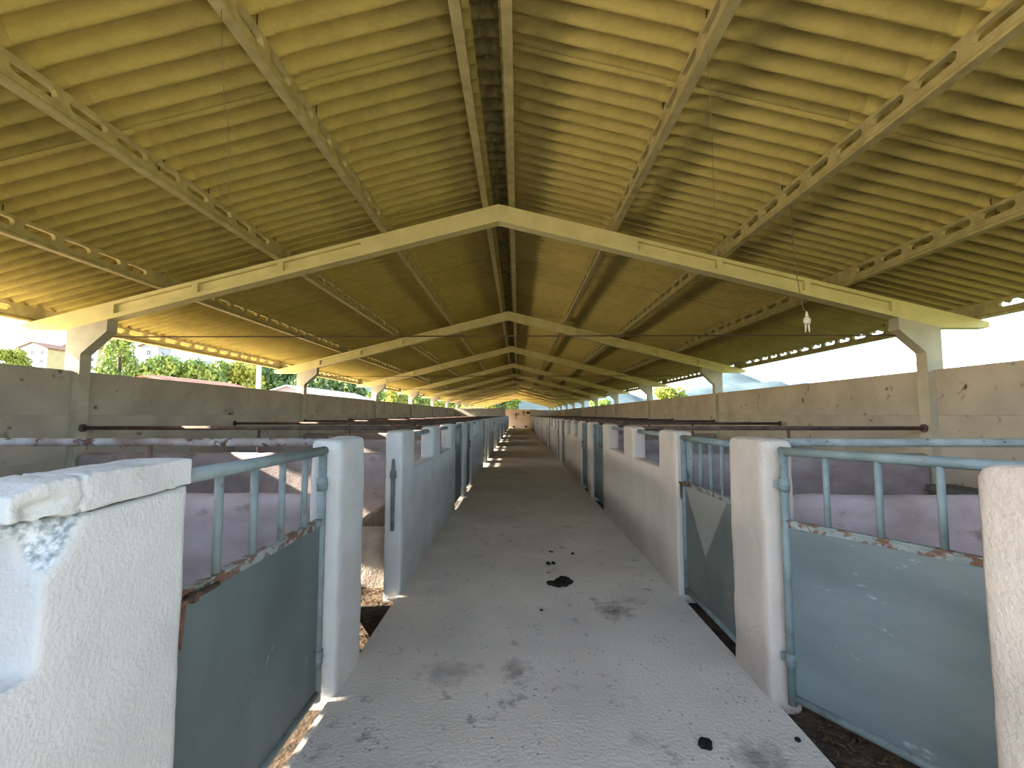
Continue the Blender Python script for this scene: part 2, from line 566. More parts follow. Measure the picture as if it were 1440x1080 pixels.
def slotted_purlin(L, slots=True):
    """local: x across, y along (0..L), z up from the underside"""
    bm = bmesh.new()
    prism(bm, [(-0.036, 0), (0.036, 0), (0.036, 0.022), (0.02, 0.04), (-0.02, 0.04), (-0.036, 0.022)], 'y', 0, L)
    z0, z1, z2 = 0.038, 0.165, 0.190
    hw = 0.02
    if not slots:
        box(bm, -hw, hw, 0, L, z0, z2)
        return bm
    n = 15
    mod = (L - 0.5) / n
    box(bm, -hw, hw, 0, 0.25, z0, z2)
    box(bm, -hw, hw, L - 0.25, L, z0, z2)
    for k in range(n):
        y0 = 0.25 + k * mod
        y1 = y0 + mod
        sl, r = 0.105, 0.034             # half straight length, end radius
        cy, cz = (y0 + y1) / 2, 0.124
        inner = []
        for t in range(7):
            a = -math.pi / 2 + math.pi * t / 6
            inner.append((cy + sl + r * math.cos(a), cz + r * math.sin(a)))
        for t in range(7):
            a = math.pi / 2 + math.pi * t / 6
            inner.append((cy - sl + r * math.cos(a), cz + r * math.sin(a)))
        outer = [(cy + sl * 0.6, z0), (y1, z0)] + [(y1, z0 + (z2 - z0) * t / 4) for t in (1, 2, 3)] + [(y1, z2), (cy + sl * 0.6, z2),
                 (cy - sl * 0.6, z2), (y0, z2)] + [(y0, z2 - (z2 - z0) * t / 4) for t in (1, 2, 3)] + [(y0, z0), (cy - sl * 0.6, z0)]
        vi = [[bm.verts.new((s * hw, p[0], p[1])) for p in inner] for s in (-1, 1)]
        vo = [[bm.verts.new((s * hw, p[0], p[1])) for p in outer] for s in (-1, 1)]
        m = len(inner)
        for s in (0, 1):
            for i in range(m):
                j = (i + 1) % m
                q = (vo[s][i], vo[s][j], vi[s][j], vi[s][i])
                bm.faces.new(q if s else q[::-1])
        for i in range(m):
            j = (i + 1) % m
            bm.faces.new((vi[0][i], vi[0][j], vi[1][j], vi[1][i]))
        for i, j in ((6, 7),):
            pass
        tp = [(vo[0][i], vo[1][i]) for i in (5, 6, 7, 8)]
        for a, b in zip(tp[:-1], tp[1:]):
            bm.faces.new((a[0], b[0], b[1], a[1]))
    return bm


me_pur = mesh_of(slotted_purlin(P), 'purlin_web', 'purlin_concrete')
me_pur_end = mesh_of(slotted_purlin(0.55, False), 'purlin_end', 'purlin_concrete')
bm = bmesh.new()
polyline(bm, [(0.0, 0, 0.30), (0.0, 0, 0.205), (0.034, 0, 0.19), (0.036, 0, 0.12), (0.03, 0, 0.075), (0.014, 0, 0.085)], 0.0045, 5)
me_hook = mesh_of(bm, 'hook_bolt', 'rust')
PLINE = ['beside the ridge', 'one below the ridge', 'two below the ridge', 'three below the ridge', 'along the eave']
for sgn, sname in SIDES:
    for li, off in enumerate(OFFS):
        for b in range(NF0, NF1):
            o = obj('purlin', me_pur, None, (XC + sgn * off, FRAME0 + b * P + 0.07, zroof(off) + (0.009 if li else 0.009)))
            o.scale.x = sgn
            tag(o, 'slotted concrete purlin %s, %s side, bay %s' % (PLINE[li], sname, 'at the open end' if b < 0 else 'after the %s frame' % ORD[b]),
                'purlin', 'purlins under the roof sheets')
            if b in (-1, 0) and li in (1, 2, 3, 4):
                for y in (1.3, 2.05, 2.9, 3.75, 4.3, 5.1, 5.5):
                    obj('hook_bolt', me_hook, o, (0, y + (0.09 * li) % 0.3, 0))

# ------------------------------------------------------------------ portal frames
FD = 0.15                    # depth along the barn


def rafter(bm, sg):
    def top(o):
        return zroof(o)

    def bot(o):
        return zroof(o) - 0.215

    def quad(o0, o1, a0, a1, b0, b1, y0, y1):
        prism(bm, [(sg * o0, a0), (sg * o1, a1), (sg * o1, b1), (sg * o0, b0)], 'y', y0, y1)
    r0, r1 = 1.72, 4.78
    # solid length at the ridge, full depth
    quad(0.0, r0, bot(0), bot(r0), top(0), top(r0), 0, FD)
    # recessed web with flanges
    quad(r0, r1, bot(r0) + 0.005, bot(r1) + 0.005, top(r0) - 0.005, top(r1) - 0.005, 0.05, FD - 0.05)
    quad(r0, r1, top(r0) - 0.045, top(r1) - 0.045, top(r0), top(r1), 0, FD)
    quad(r0, r1, bot(r0), bot(r1), bot(r0) + 0.055, bot(r1) + 0.055, 0, FD)
    for s in (2.72, 3.78):
        quad(s - 0.035, s + 0.035, bot(s - 0.035) + 0.05, bot(s + 0.035) + 0.05, top(s - 0.035) - 0.04, top(s + 0.035) - 0.04, 0.002, FD - 0.002)
    # solid length over the column, bevelled tip beyond it
    zt = bot(5.36)
    prism(bm, [(sg * r1, bot(r1)), (sg * 5.36, zt), (sg * 5.93, zt - 0.0), (sg * 5.93, top(5.93)), (sg * r1, top(r1))], 'y', 0, FD)


def column(bm, sg):
    bo = lambda o: zroof(o) - 0.215
    pts = [(5.16, -0.16), (5.35, -0.16), (5.35, bo(5.35)), (4.85, bo(4.85)), (4.85, 2.53), (5.16, 2.25)]
    prism(bm, [(sg * a, b) for a, b in pts], 'y', 0.001, FD - 0.001)


fr_me = {}
for sg in (-1, 1):
    bm = bmesh.new()
    rafter(bm, sg)
    fr_me['r', sg] = mesh_of(bm, 'rafter', 'frame_concrete')
    bm = bmesh.new()
    column(bm, sg)
    fr_me['c', sg] = mesh_of(bm, 'column', 'column_concrete')
bm = bmesh.new()
tube(bm, (-4.86, 0.075, 2.47), (4.86, 0.075, 2.47), 0.008, 6)
fr_me['t'] = mesh_of(bm, 'tie_rod', 'rust')
for k in range(NF0, NF1 + 1):
    root = obj('portal_frame', None, loc=(XC, FRAME0 + k * P, 0))
    if k < 0:
        lab = 'concrete portal frame standing at the open barn end beside the broken wall'
    else:
        lab = 'concrete portal frame of columns and sloping rafters, %s along the aisle from the broken wall' % ORD[k]
    tag(root, lab, 'roof frame', 'portal frames along the barn')
    for sg in (-1, 1):
        obj('rafter', fr_me['r', sg], root)
        obj('column', fr_me['c', sg], root)
    obj('tie_rod', fr_me['t'], root)

# ------------------------------------------------------------------ outer walls: stacked precast slabs between the columns
ZW = 2.04
NSL = 4
bm = bmesh.new()
hz = (ZW + 0.16) / NSL
box(bm, -0.04, 0.04, 0, P - FD, 0.0, hz)
bmesh.ops.bevel(bm, geom=bm.edges[:], offset=0.004, segments=1, affect='EDGES')
me_slab = mesh_of(bm, 'wall_slab', 'slab')
for nm, xin, sg, kend in (('wall_left', BACKL, -1, 6), ('wall_right', BACKR, 1, 8)):
    root = structure(obj(nm, None, loc=(xin + sg * 0.04, 0, 0)), 'outer wall of stacked grey concrete slabs')
    for b in range(-1, kend):
        for s in range(NSL):
            obj('wall_slab', me_slab, root, (0, FRAME0 + b * P + FD, -0.16 + s * hz))
bm = bmesh.new()
box(bm, XC - 5.16, XL - 0.06, 0, 0.12, ZD, 2.02)
structure(obj('wall_cross_left', mesh_of(bm, 'wall_cross', 'slab'), loc=(0, Y_CROSS_L, 0)), 'tan cross wall closing the stall row')
bm = bmesh.new()
box(bm, XR + 0.06, XC + 5.16, 0, 0.12, ZD, 2.02)
structure(obj('wall_cross_right', mesh_of(bm, 'wall_cross', 'slab'), loc=(0, Y_END - 1.2, 0)), 'tan cross wall closing the stall row')
for nm, x0, x1 in (('wall_shade_left', BACKL, XL - TH - 0.02), ('wall_shade_right', XR + TH + 0.02, BACKR)):  # added behind the camera to keep low skylight off the window jamb
    bm = bmesh.new()
    box(bm, x0, x1, -0.52, -0.40, -0.16, ZW)
    structure(obj(nm, mesh_of(bm, nm, 'slab')), 'unseen slab wall added at the open end to shade the jamb')
bm = bmesh.new()
box(bm, XL - 1.6, XR + 0.9, 0, 0.15, 0, 2.1)
structure(obj('wall_end', mesh_of(bm, 'wall_end', 'end_wall'), loc=(0, Y_END, 0)), 'pale end wall closing the aisle')


# ------------------------------------------------------------------ stall fronts: window walls and piers
def wall_profile():
    """(y,z) outline about the wall centre: three posts, two notches that serve as windows"""
    c, z0, zs = 0.235, -0.15, 1.0
    a, b = 1.18, HALF
    r = 0.03
    return [(-b, z0), (b, z0), (b, ZT - r), (b - r, ZT), (a + r, ZT), (a, ZT - r), (a, zs), (c, zs), (c, ZT - r), (c - r, ZT),
            (-c + r, ZT), (-c, ZT - r), (-c, zs), (-a, zs), (-a, ZT - r), (-a - r, ZT), (-b + r, ZT), (-b, ZT - r)]


def window_wall_mesh(mat, voxel, seed):
    bm = bmesh.new()
    prism(bm, wall_profile(), 'x', -TH / 2, TH / 2)
    me = mesh_of(bm, 'wall_body', mat)
    return roughen(me, voxel, 0.0045, 4.0, seed)


wall_me = {(-1, 0): window_wall_mesh('plaster', 0.022, 1), (1, 0): window_wall_mesh('plaster_pink', 0.022, 2),
           (-1, 1): window_wall_mesh('plaster', 0.04, 3), (1, 1): window_wall_mesh('plaster_pink', 0.04, 4)}


def pier_mesh(mat, seed, voxel=0.018):
    bm = bmesh.new()
    box(bm, -TH / 2 - 0.01, TH / 2 + 0.01, -PIER, PIER, -0.15, ZT + 0.005)
    bmesh.ops.bevel(bm, geom=bm.edges[:], offset=0.022, segments=3, affect='EDGES')
    return roughen(mesh_of(bm, 'pier', mat), voxel, 0.006, 5.0, seed)


pier_me = {(-1, 0): pier_mesh('plaster', 5), (1, 0): pier_mesh('plaster_pink', 6), (-1, 1): pier_mesh('plaster', 7, 0.035),
           (1, 1): pier_mesh('plaster_pink', 8, 0.035)}
bm = bmesh.new()
tube(bm, (0, -1.20, 1.305), (0, -0.2, 1.305), 0.024, 10)
me_wr0 = mesh_of(bm, 'window_rail', 'pipe_teal')
bm = bmesh.new()
tube(bm, (0, 0.2, 1.305), (0, 1.20, 1.305), 0.024, 10)
me_wr1 = mesh_of(bm, 'window_rail', 'pipe_teal')
# latch strap let into the end of a wall
bm = bmesh.new()
prism(bm, [(-0.016, 0.52), (0.016, 0.52), (0.018, 0.95), (0.024, 0.96), (0.026, 1.02), (0.016, 1.03), (0.012, 1.11), (0.0, 1.125), (-0.012, 1.11),
           (-0.016, 1.03), (-0.026, 1.02), (-0.024, 0.96), (-0.018, 0.95)], 'y', -0.010, 0.004)
box(bm, -0.022, 0.03, -0.028, -0.008, 0.965, 1.0)
me_strap = mesh_of(bm, 'latch_strap', 'iron_strap')

# the near wall on the houses side, with its corner broken away under the coping
bm = bmesh.new()
a, zs = 1.24, 0.97
prism(bm, [(-HALF, -0.15), (HALF, -0.15), (HALF, 1.288), (a, 1.272), (a, zs), (0.235, zs), (0.235, ZT), (-0.235, ZT), (-0.235, zs),
           (-1.18, zs), (-1.18, ZT), (-HALF, ZT)], 'x', -TH / 2, TH / 2)
me_body = mesh_of(bm, 'wall_body', 'plaster')
bmc = bmesh.new()
# the missing wedge: a convex lump cutting the jamb corner
pts = [(0.10, a - 0.04, 1.30), (0.10, a + 0.115, 1.31), (0.10, a + 0.06, 1.21), (0.10, a - 0.03, 1.115), (-0.02, a - 0.05, 1.31), (0.025, a + 0.09, 1.31),
       (0.02, a + 0.02, 1.2), (0.055, a - 0.03, 1.13), (0.0, a - 0.05, 1.25)]
for p in pts:
    bmc.verts.new(p)
bmesh.ops.convex_hull(bmc, input=bmc.verts[:])
me_cut = mesh_of(bmc, 'cut', 'broken_concrete')
ow = bpy.data.objects.new('tmpw', me_body)
oc = bpy.data.objects.new('tmpc', me_cut)
COL.objects.link(ow)
COL.objects.link(oc)
bo_ = ow.modifiers.new('b', 'BOOLEAN')
bo_.object = oc
bo_.operation = 'DIFFERENCE'
bo_.solver = 'EXACT'
dg = bpy.context.evaluated_depsgraph_get()
cutme = bpy.data.meshes.new_from_object(ow.evaluated_get(dg))
bpy.data.objects.remove(ow)
bpy.data.objects.remove(oc)
cutme.materials.clear()
cutme.materials.append(MATS['plaster'])
broken_me = roughen(cutme, 0.011, 0.003, 6.0, 11)
def broken_material():
    """plaster that shows bare aggregate where the chunk has come away (mesh attribute 'bare')"""
    m = MATS['plaster'].copy()
    m.name = 'plaster_broken'
    MATS['plaster_broken'] = m
    t, src, dst = color_socket(m)
    N, L = t.nodes, t.links
    at_ = N.new('ShaderNodeAttribute')
    at_.attribute_name = 'bare'
    nz = N.new('ShaderNodeTexNoise')
    nz.inputs['Scale'].default_value = 70.0
    nz.inputs['Detail'].default_value = 5.0
    tc = N.new('ShaderNodeTexCoord')
    L.new(tc.outputs['Object'], nz.inputs['Vector'])
    cr = N.new('ShaderNodeMix')
    cr.data_type = 'RGBA'
    cr.inputs[6].default_value = (0.26, 0.31, 0.34, 1)
    cr.inputs[7].default_value = (0.60, 0.66, 0.70, 1)
    mr = N.new('ShaderNodeMapRange')
    mr.inputs[1].default_value, mr.inputs[2].default_value = 0.40, 0.60
    L.new(nz.outputs['Fac'], mr.inputs[0])
    L.new(mr.outputs[0], cr.inputs[0])
    mx = N.new('ShaderNodeMix')
    mx.data_type = 'RGBA'
    L.new(at_.outputs['Fac'], mx.inputs[0])
    L.new(src, mx.inputs[6])
    L.new(cr.outputs[2], mx.inputs[7])
    L.new(mx.outputs[2], dst)
    return m


broken_me.materials.clear()
broken_me.materials.append(broken_material())
att = broken_me.attributes.new('bare', 'FLOAT', 'POINT')
for v in broken_me.vertices:
    c = v.co
    if a - 0.05 < c.y < a + 0.14 and c.z > 1.08 and c.x > -0.03:
        dep = min(TH / 2 - c.x, 0.05)
        w_ = max(0.0, min(1.0, (dep - 0.006) / 0.006)) if c.y > a + 0.012 else max(0.0, min(1.0, (c.z - 1.235) / 0.02))
        att.data[v.index].value = w_
        if w_ > 0.3:
            v.co += Vector((noise.noise(c * 38), noise.noise(c * 38 + Vector((9, 0, 0))), noise.noise(c * 42 + Vector((0, 9, 0))))) * 0.008

bm = bmesh.new()
N_ = 16
lowp, topp = [], []
for i in range(N_ + 1):
    t = i / N_
    y = a - 0.075 + t * (HALF - a + 0.078)
    jag = 0.006 * noise.noise(Vector((y * 40, 3, 1)))
    lift = 0.018 if t < 0.22 else 0.0
    lowp.append((y, 1.275 + 0.016 * t + jag + lift * (0.5 + noise.noise(Vector((y * 30, 0, 0))))))
    topp.append((y, 1.362 + 0.008 * t - (0.022 * (1 - t / 0.15) if t < 0.15 else 0)))
prism(bm, lowp + topp[::-1], 'x', -TH / 2 - 0.004, TH / 2 + 0.003)
coping_me = roughen(mesh_of(bm, 'coping', 'plaster'), 0.007, 0.004, 12.0, 12)
for v in coping_me.vertices:
    c = v.co
    crack = a + 0.075 + 0.012 * noise.noise(Vector((c.z * 40, 2, c.x * 20)))
    if abs(c.y - crack) < 0.005:
        v.co -= v.normal * 0.008
    if c.y < a + 0.04 and c.x > -0.02 and c.z < 1.33:
        v.co.x -= 0.03 * max(0, noise.noise(c * 18) + 0.25) * min(1, (1.33 - c.z) / 0.02)


def wall_label(k, sname):
    return 'whitewashed stall wall with two notched windows, %s along the %s side of the aisle' % (ORD[k], sname)


def row_x(sg):
    return XL - TH / 2 if sg < 0 else XR + TH / 2


for sg, sname in SIDES:
    X = row_x(sg)
    for k in range(-1, KMAX + 1):
        y = M0 + k * P
        root = obj('stall_wall', None, loc=(X, y, 0))
        if k < 0 and sg < 0:
            tag(root, 'whitewashed stall wall with cracked coping and a chunk broken off its corner', 'wall', 'stall front walls')
            obj('wall_body', broken_me, root)
            obj('coping', coping_me, root)['label'] = 'cracked concrete coping'
        else:
            if k < 0:
                tag(root, 'pinkish stall wall beside the half-open pale teal gate', 'wall', 'stall front walls')
            else:
                tag(root, wall_label(k, sname), 'wall', 'stall front walls')
            obj('wall_body', wall_me[sg, 0 if k < 1 else 1], root)
            obj('window_rail', me_wr0, root)
            obj('window_rail', me_wr1, root)
        if k < 4 and k >= 0:
            obj('latch_strap', me_strap, root, (0.0, -HALF - 0.004, 0))['label'] = 'dark iron latch strap'
    for k in range(0, KMAX + 2):
        y = M0 - P / 2 + k * P + PSH
        o = obj('gate_pier', pier_me[sg, 0 if k < 2 else 1], None, (X, y, 0))
        tag(o, 'whitewashed gate pier between two stall gates, %s along the %s side' % (ORD[k], sname), 'pier', 'gate piers along the aisle')

# ------------------------------------------------------------------ gates
ZTOP, ZMID, ZBOT = 1.305, 0.945, 0.06


def gate_meshes(sheet, paint='gate_paint', GW=1.06):
    d = {}
    bm = bmesh.new()
    box(bm, 0.03, GW - 0.03, -0.003, 0.003, ZBOT, ZMID)
    d['sheet_panel'] = [(mesh_of(bm, 'sheet_panel', sheet), 0)]
    bm = bmesh.new()
    tube(bm, (-0.005, 0, ZTOP), (GW + 0.005, 0, ZTOP), 0.024, 12)
    d['top_rail'] = [(mesh_of(bm, 'top_rail', paint), 0)]
    bm = bmesh.new()
    tube(bm, (0.0, 0, ZBOT), (GW, 0, ZBOT), 0.021, 12)
    d['bottom_rail'] = [(mesh_of(bm, 'bottom_rail', paint), 0)]
    bm = bmesh.new()
    box(bm, 0.02, GW - 0.02, -0.018, 0.018, ZMID, ZMID + 0.007)
    box(bm, 0.02, GW - 0.02, 0.003, 0.009, ZMID - 0.032, ZMID)
    box(bm, 0.02, GW - 0.02, -0.009, -0.003, ZMID - 0.032, ZMID)
    d['middle_rail'] = [(mesh_of(bm, 'middle_rail', 'gate_angle'), 0)]
    bm = bmesh.new()
    tube(bm, (0, 0, 0.02), (0, 0, ZTOP + 0.0), 0.022, 12)
    st = mesh_of(bm, 'stile', paint)
    d['stile'] = [(st, 0.012), (st, GW - 0.012)]
    bm = bmesh.new()
    tube(bm, (0, 0, ZMID + 0.004), (0, 0, ZTOP - 0.01), 0.0145, 10)
    b = mesh_of(bm, 'bar', paint)
    d['bar'] = [(b, GW * i / 5) for i in (1, 2, 3, 4)]
    bm = bmesh.new()
    tube(bm, (0, 0, -0.035), (0, 0, 0.035), 0.027, 12)
    tube(bm, (0, 0, -0.004), (0, 0, 0.004), 0.030, 12)
    box(bm, -0.05, 0.0, -0.006, 0.006, -0.02, 0.02)
    d['hinge'] = [(mesh_of(bm, 'hinge', paint), 0.012)]
    bm = bmesh.new()
    tube(bm, (GW - 0.18, 0.032, ZMID - 0.015), (GW + 0.012, 0.032, ZMID - 0.015), 0.009, 8)
    tube(bm, (GW - 0.18, -0.032, ZMID - 0.015), (GW + 0.012, -0.032, ZMID - 0.015), 0.009, 8)
    for q in (1, -1):
        prism(bm, [(GW - 0.028, ZMID - 0.02), (GW - 0.004, ZMID - 0.02), (GW - 0.006, ZMID - 0.12), (GW - 0.018, ZMID - 0.15)], 'y', q * 0.028, q * 0.036)
        box(bm, GW - 0.075, GW - 0.055, min(q * 0.004, q * 0.042), max(q * 0.004, q * 0.042), ZMID - 0.03, ZMID - 0.002)
    d['latch'] = [(mesh_of(bm, 'latch', 'rust'), 0)]
    return d


GM = {}
for sd, gw in ((-1, 1.06), (1, 0.905)):
    for kd, sh, pt in (('mid', 'gate_sheet', 'gate_paint'), ('pale', 'gate_sheet_pale', 'gate_paint'), ('dark', 'gate_sheet_dark', 'gate_paint'),
                       ('triangle', 'gate_sheet_triangle', 'gate_paint'), ('rusty', 'gate_sheet_dark', 'pipe_rust')):
        if (kd, sd) not in (('pale', 1), ('triangle', -1), ('rusty', -1)):
            GM[kd, sd] = gate_meshes(sh, pt, gw)


def gate(x, y, rot, kind, label, sd):
    root = obj('stall_gate', None, loc=(x, y, 0), rot=(0, 0, rot))
    tag(root, label, 'gate', 'stall gates along the aisle')
    for part, lst in GM[kind, sd].items():
        for me, px in lst:
            if part == 'hinge':
                for z in (0.24, 1.13):
                    obj('hinge', me, root, (px, 0, z))
            else:
                obj(part, me, root, (px if part in ('stile', 'bar') else 0, 0, 0))
    return root


for sg, sname in SIDES:
    X = XL - 0.06 if sg < 0 else XR + 0.06
    for k in range(0, KMAX + 2):
        yp = M0 - P / 2 + k * P + PSH
        for side in (-1, 1):          # -1: opens from the pier back towards the open end, +1: towards the end wall
            if k == KMAX + 1 and side == 1:
                continue
            yh = yp + side * (PIER + 0.045)
            base = math.pi / 2 if side > 0 else -math.pi / 2
            swing = 0.0
            kind = random.choice(('mid', 'dark', 'mid'))
            where = 'far-wall side' if side > 0 else 'open-end side'
            lab = 'closed grey-green gate on the %s of the %s pier along the %s side' % (where, ORD[k], sname)
            if sg < 0 and k == 0 and side < 0:
                kind, lab = 'mid', 'closed dark teal gate with rusty bolt beside the broken stall wall'
            if sg < 0 and k == 0 and side > 0:
                kind, swing = 'rusty', R(33)
                lab = 'rusty gate swung open into the stall with the concrete manger'
            if sg > 0 and k == 0 and side < 0:
                kind, swing = 'pale', R(32)
                lab = 'pale teal gate with scratched sheet standing half open'
            if sg > 0 and k == 0 and side > 0:
                kind, lab = 'triangle', 'closed dark gate with a pale triangle on its sheet'
            if sg < 0 and k in (2, 3, 4, 5):
                swing = R(80)
                lab = 'open grey-green gate on the %s of the %s pier along the houses side' % (where, ORD[k])
            # swing into the stall
            rot = base + swing * (1 if (sg < 0) == (side > 0) else -1)
            gate(X, yh, rot, kind, lab, side)

# ------------------------------------------------------------------ stall dividers and the pipes above them
def divider_mesh(x0, x1, seed):
    bm = bmesh.new()
    t, zt, r = 0.065, 1.035, 0.04
    prism(bm, [(-t, -0.12), (t, -0.12), (t, zt - r), (t * 0.7, zt - 0.012), (t * 0.25, zt), (-t * 0.25, zt), (-t * 0.7, zt - 0.012), (-t, zt - r)], 'x', x0, x1)
    return roughen(mesh_of(bm, 'divider', 'whitewash'), 0.045, 0.006, 3.0, seed)


dv_me = {}
DX = {-1: (XC - 5.15, XL - TH - 0.02), 1: (XR + TH + 0.02, XC + 5.15)}
for sg in (-1, 1):
    for s in (0, 1):
        dv_me[sg, s] = divider_mesh(*DX[sg], 20 + s + sg)
pipe_me = {}
for sg in (-1, 1):
    for m in ('pipe_worn', 'pipe_rust', 'pipe_teal'):
        bm = bmesh.new()
        x0, x1 = DX[sg]
        xo = x0 if sg < 0 else x1
        tube(bm, (x0, 0, 1.335), (x1, 0, 1.335), 0.025, 12)
        tube(bm, (xo, 0, 1.335), (xo - sg * 0.02, 0, 1.335), 0.05, 12)
        pipe_me[sg, m] = mesh_of(bm, 'rail_pipe', m)
    for m in ('pipe_rust',):
        bm = bmesh.new()
        tube(bm, (0, 0, 1.04), (0, 0, 1.318), 0.018, 10)
        pipe_me['up'] = mesh_of(bm, 'upright', m)
i = 0
for sg, sname in SIDES:
    n = 0
    for k in range(0, 2 * KMAX + 3):
        y = M0 - P / 2 + k * P / 2 + (PSH if k % 2 == 0 else 0)
        if sg < 0 and y > Y_CROSS_L - 0.3:
            break
        o = obj('stall_divider', dv_me[sg, k % 2], None, (0, y, 0))
        at = 'running back from the %s gate pier' % ORD[k // 2] if k % 2 == 0 else 'running back from the %s window wall' % ORD[k // 2]
        tag(o, 'low limewashed divider %s on the %s side' % (at, sname), 'wall', 'low stall dividers')
        m = 'pipe_worn' if k == 0 and sg < 0 else ('pipe_teal' if k == 0 else 'pipe_rust')
        root = obj('rail_pipe', None, loc=(0, y, 0))
        tag(root, '%s pipe above the low divider %s, %s side' % ({'pipe_worn': 'worn grey and rusty', 'pipe_teal': 'flaking teal', 'pipe_rust': 'rusty'}[m],
            at.replace('running back from', 'of'), sname), 'pipe', 'pipes above the stall dividers')
        obj('pipe', pipe_me[sg, m], root)
        for t in ((0.52,) if k else (0.75,)):
            obj('upright', pipe_me['up'], root, (DX[sg][0] * (1 - t) + DX[sg][1] * t, 0, 0))
        i += 1

# ------------------------------------------------------------------ mangers behind the window walls
def trough_mesh(x0, x1, L):
    bm = bmesh.new()
    wt, zt, zi = 0.06, 0.48, 0.20
    box(bm, x0, x1, 0, L, ZD - 0.06, zi)
    for (p, q, r, s) in ((x0, x0 + wt, 0, L), (x1 - wt, x1, 0, L), (x0, x1, 0, wt), (x0, x1, L - wt, L)):
        box(bm, p, q, r, s, ZD - 0.06, zt)
    return roughen(mesh_of(bm, 'manger', 'trough'), 0.025, 0.004, 5, 31)


tr = {-1: trough_mesh(-0.40, 0.0, 1.16), 1: trough_mesh(0.0, 0.40, 1.16)}
for sg, sname in SIDES:
    for k in range(0, 3):
        for half in (-1, 1):
            y = M0 + k * P + (-1.36 if half < 0 else 0.2)
            o = obj('feed_manger', tr[sg], None, ((XL - TH - 0.012) if sg < 0 else (XR + TH + 0.012), y, 0))
            tag(o, 'low concrete manger on the %s half behind the %s window wall, %s side' % ('open-end' if half < 0 else 'far-wall', ORD[k], sname),
                'manger', 'concrete mangers behind the window walls')
# shallow drinking basin hung on the slab wall, hills side
bm = bmesh.new()
prism(bm, [(0, 0.40), (0, 0.70), (-0.30, 0.70), (-0.30, 0.64), (-0.10, 0.42)], 'y', 0, 0.55)
o = obj('water_basin', mesh_of(bm, 'water_basin', 'iron_strap'), None, (BACKR - 0.002, 4.75, 0))
tag(o, 'dark basin hung low on the slab wall behind the half-open pale gate', 'basin')

# ------------------------------------------------------------------ hanging wires and bulb holder
def hang(name, pts, label, cat):
    bm = bmesh.new()
    polyline(bm, pts, 0.0018, 5)
    o = obj(name, mesh_of(bm, name, 'wire'))
    tag(o, label, cat)
    return o


def purlin_z(off):
    return zroof(off) + 0.012


x = XC + 2.76
root = obj('bulb_holder', None, loc=(x, 4.05, purlin_z(2.76)))
tag(root, 'ceramic bulb holder hanging on a kinked wire below the purlins', 'light fitting')
bm = bmesh.new()
polyline(bm, [(0, 0, 0), (0.005, 0, -0.35), (0.03, 0, -0.70), (0.07, 0, -0.98), (0.10, 0, -1.0)], 0.004, 5)
obj('cord', mesh_of(bm, 'cord', 'wire'), root)
bm = bmesh.new()
zb = -1.0
tube(bm, (0.10, 0, zb), (0.10, 0, zb - 0.05), 0.008, 8, 0.014)
tube(bm, (0.10, 0, zb - 0.05), (0.10, 0, zb - 0.075), 0.016, 12, 0.033)
tube(bm, (0.10, 0, zb - 0.075), (0.10, 0, zb - 0.115), 0.033, 12, 0.026)
obj('socket', mesh_of(bm, 'socket', 'ceramic'), root)['label'] = 'cream ceramic socket'
for dx in (-0.013, 0.013):
    bm = bmesh.new()
    tube(bm, (0.10 + dx, 0, zb - 0.112), (0.10 + dx * 1.3, 0, zb - 0.19), 0.009, 8, 0.007)
    obj('prong', mesh_of(bm, 'prong', 'ceramic'), root)
x = XC - 1.43
hang('hanging_wire', [(x, 2.35, purlin_z(1.43)), (x + 0.02, 2.36, 3.35), (x + 0.05, 2.38, 3.1), (x + 0.07, 2.38, 2.72)],
     'thin wire dangling from the first purlin below the ridge, houses side', 'wire')
x = XC + 1.43
hang('hanging_wire', [(x, 2.68, purlin_z(1.43)), (x + 0.01, 2.68, 3.2), (x + 0.01, 2.68, 2.46)],
     'long thin wire dangling from the first purlin below the ridge, hills side', 'wire')
x = XC + 4.22
hang('hanging_wire', [(x, 12.9, purlin_z(4.22)), (x, 12.9, 2.3)],
     'short wire dangling behind the second portal frame, hills side', 'wire')

# ------------------------------------------------------------------ dung and pebbles on the aisle
def lumps(name, x, y, rad, n, h, label, cat, seed):
    rnd = random.Random(seed)
    bm = bmesh.new()
    for _ in range(n):
        a_, r = rnd.uniform(0, 6.28), rad * math.sqrt(rnd.random()) * 0.8
        s = rad * rnd.uniform(0.22, 0.42) if n > 1 else rad
        res = bmesh.ops.create_icosphere(bm, subdivisions=2, radius=s)
        cx, cy = r * math.cos(a_) * (1.0 if n > 1 else 0), r * math.sin(a_) * (0.75 if n > 1 else 0)
        for v in res['verts']:
            d = 1 + 0.35 * noise.noise(v.co / s * 1.6 + Vector((seed, _, 0)))
            v.co = Vector((v.co.x * d + cx, v.co.y * d + cy, max(0.0, v.co.z * d * h + s * h * 0.6)))
    for f in bm.faces:
        f.smooth = True
    o = obj(name, mesh_of(bm, name, 'dung'), None, (x, y, 0.0))
    tag(o, label, cat, 'droppings on the aisle floor')


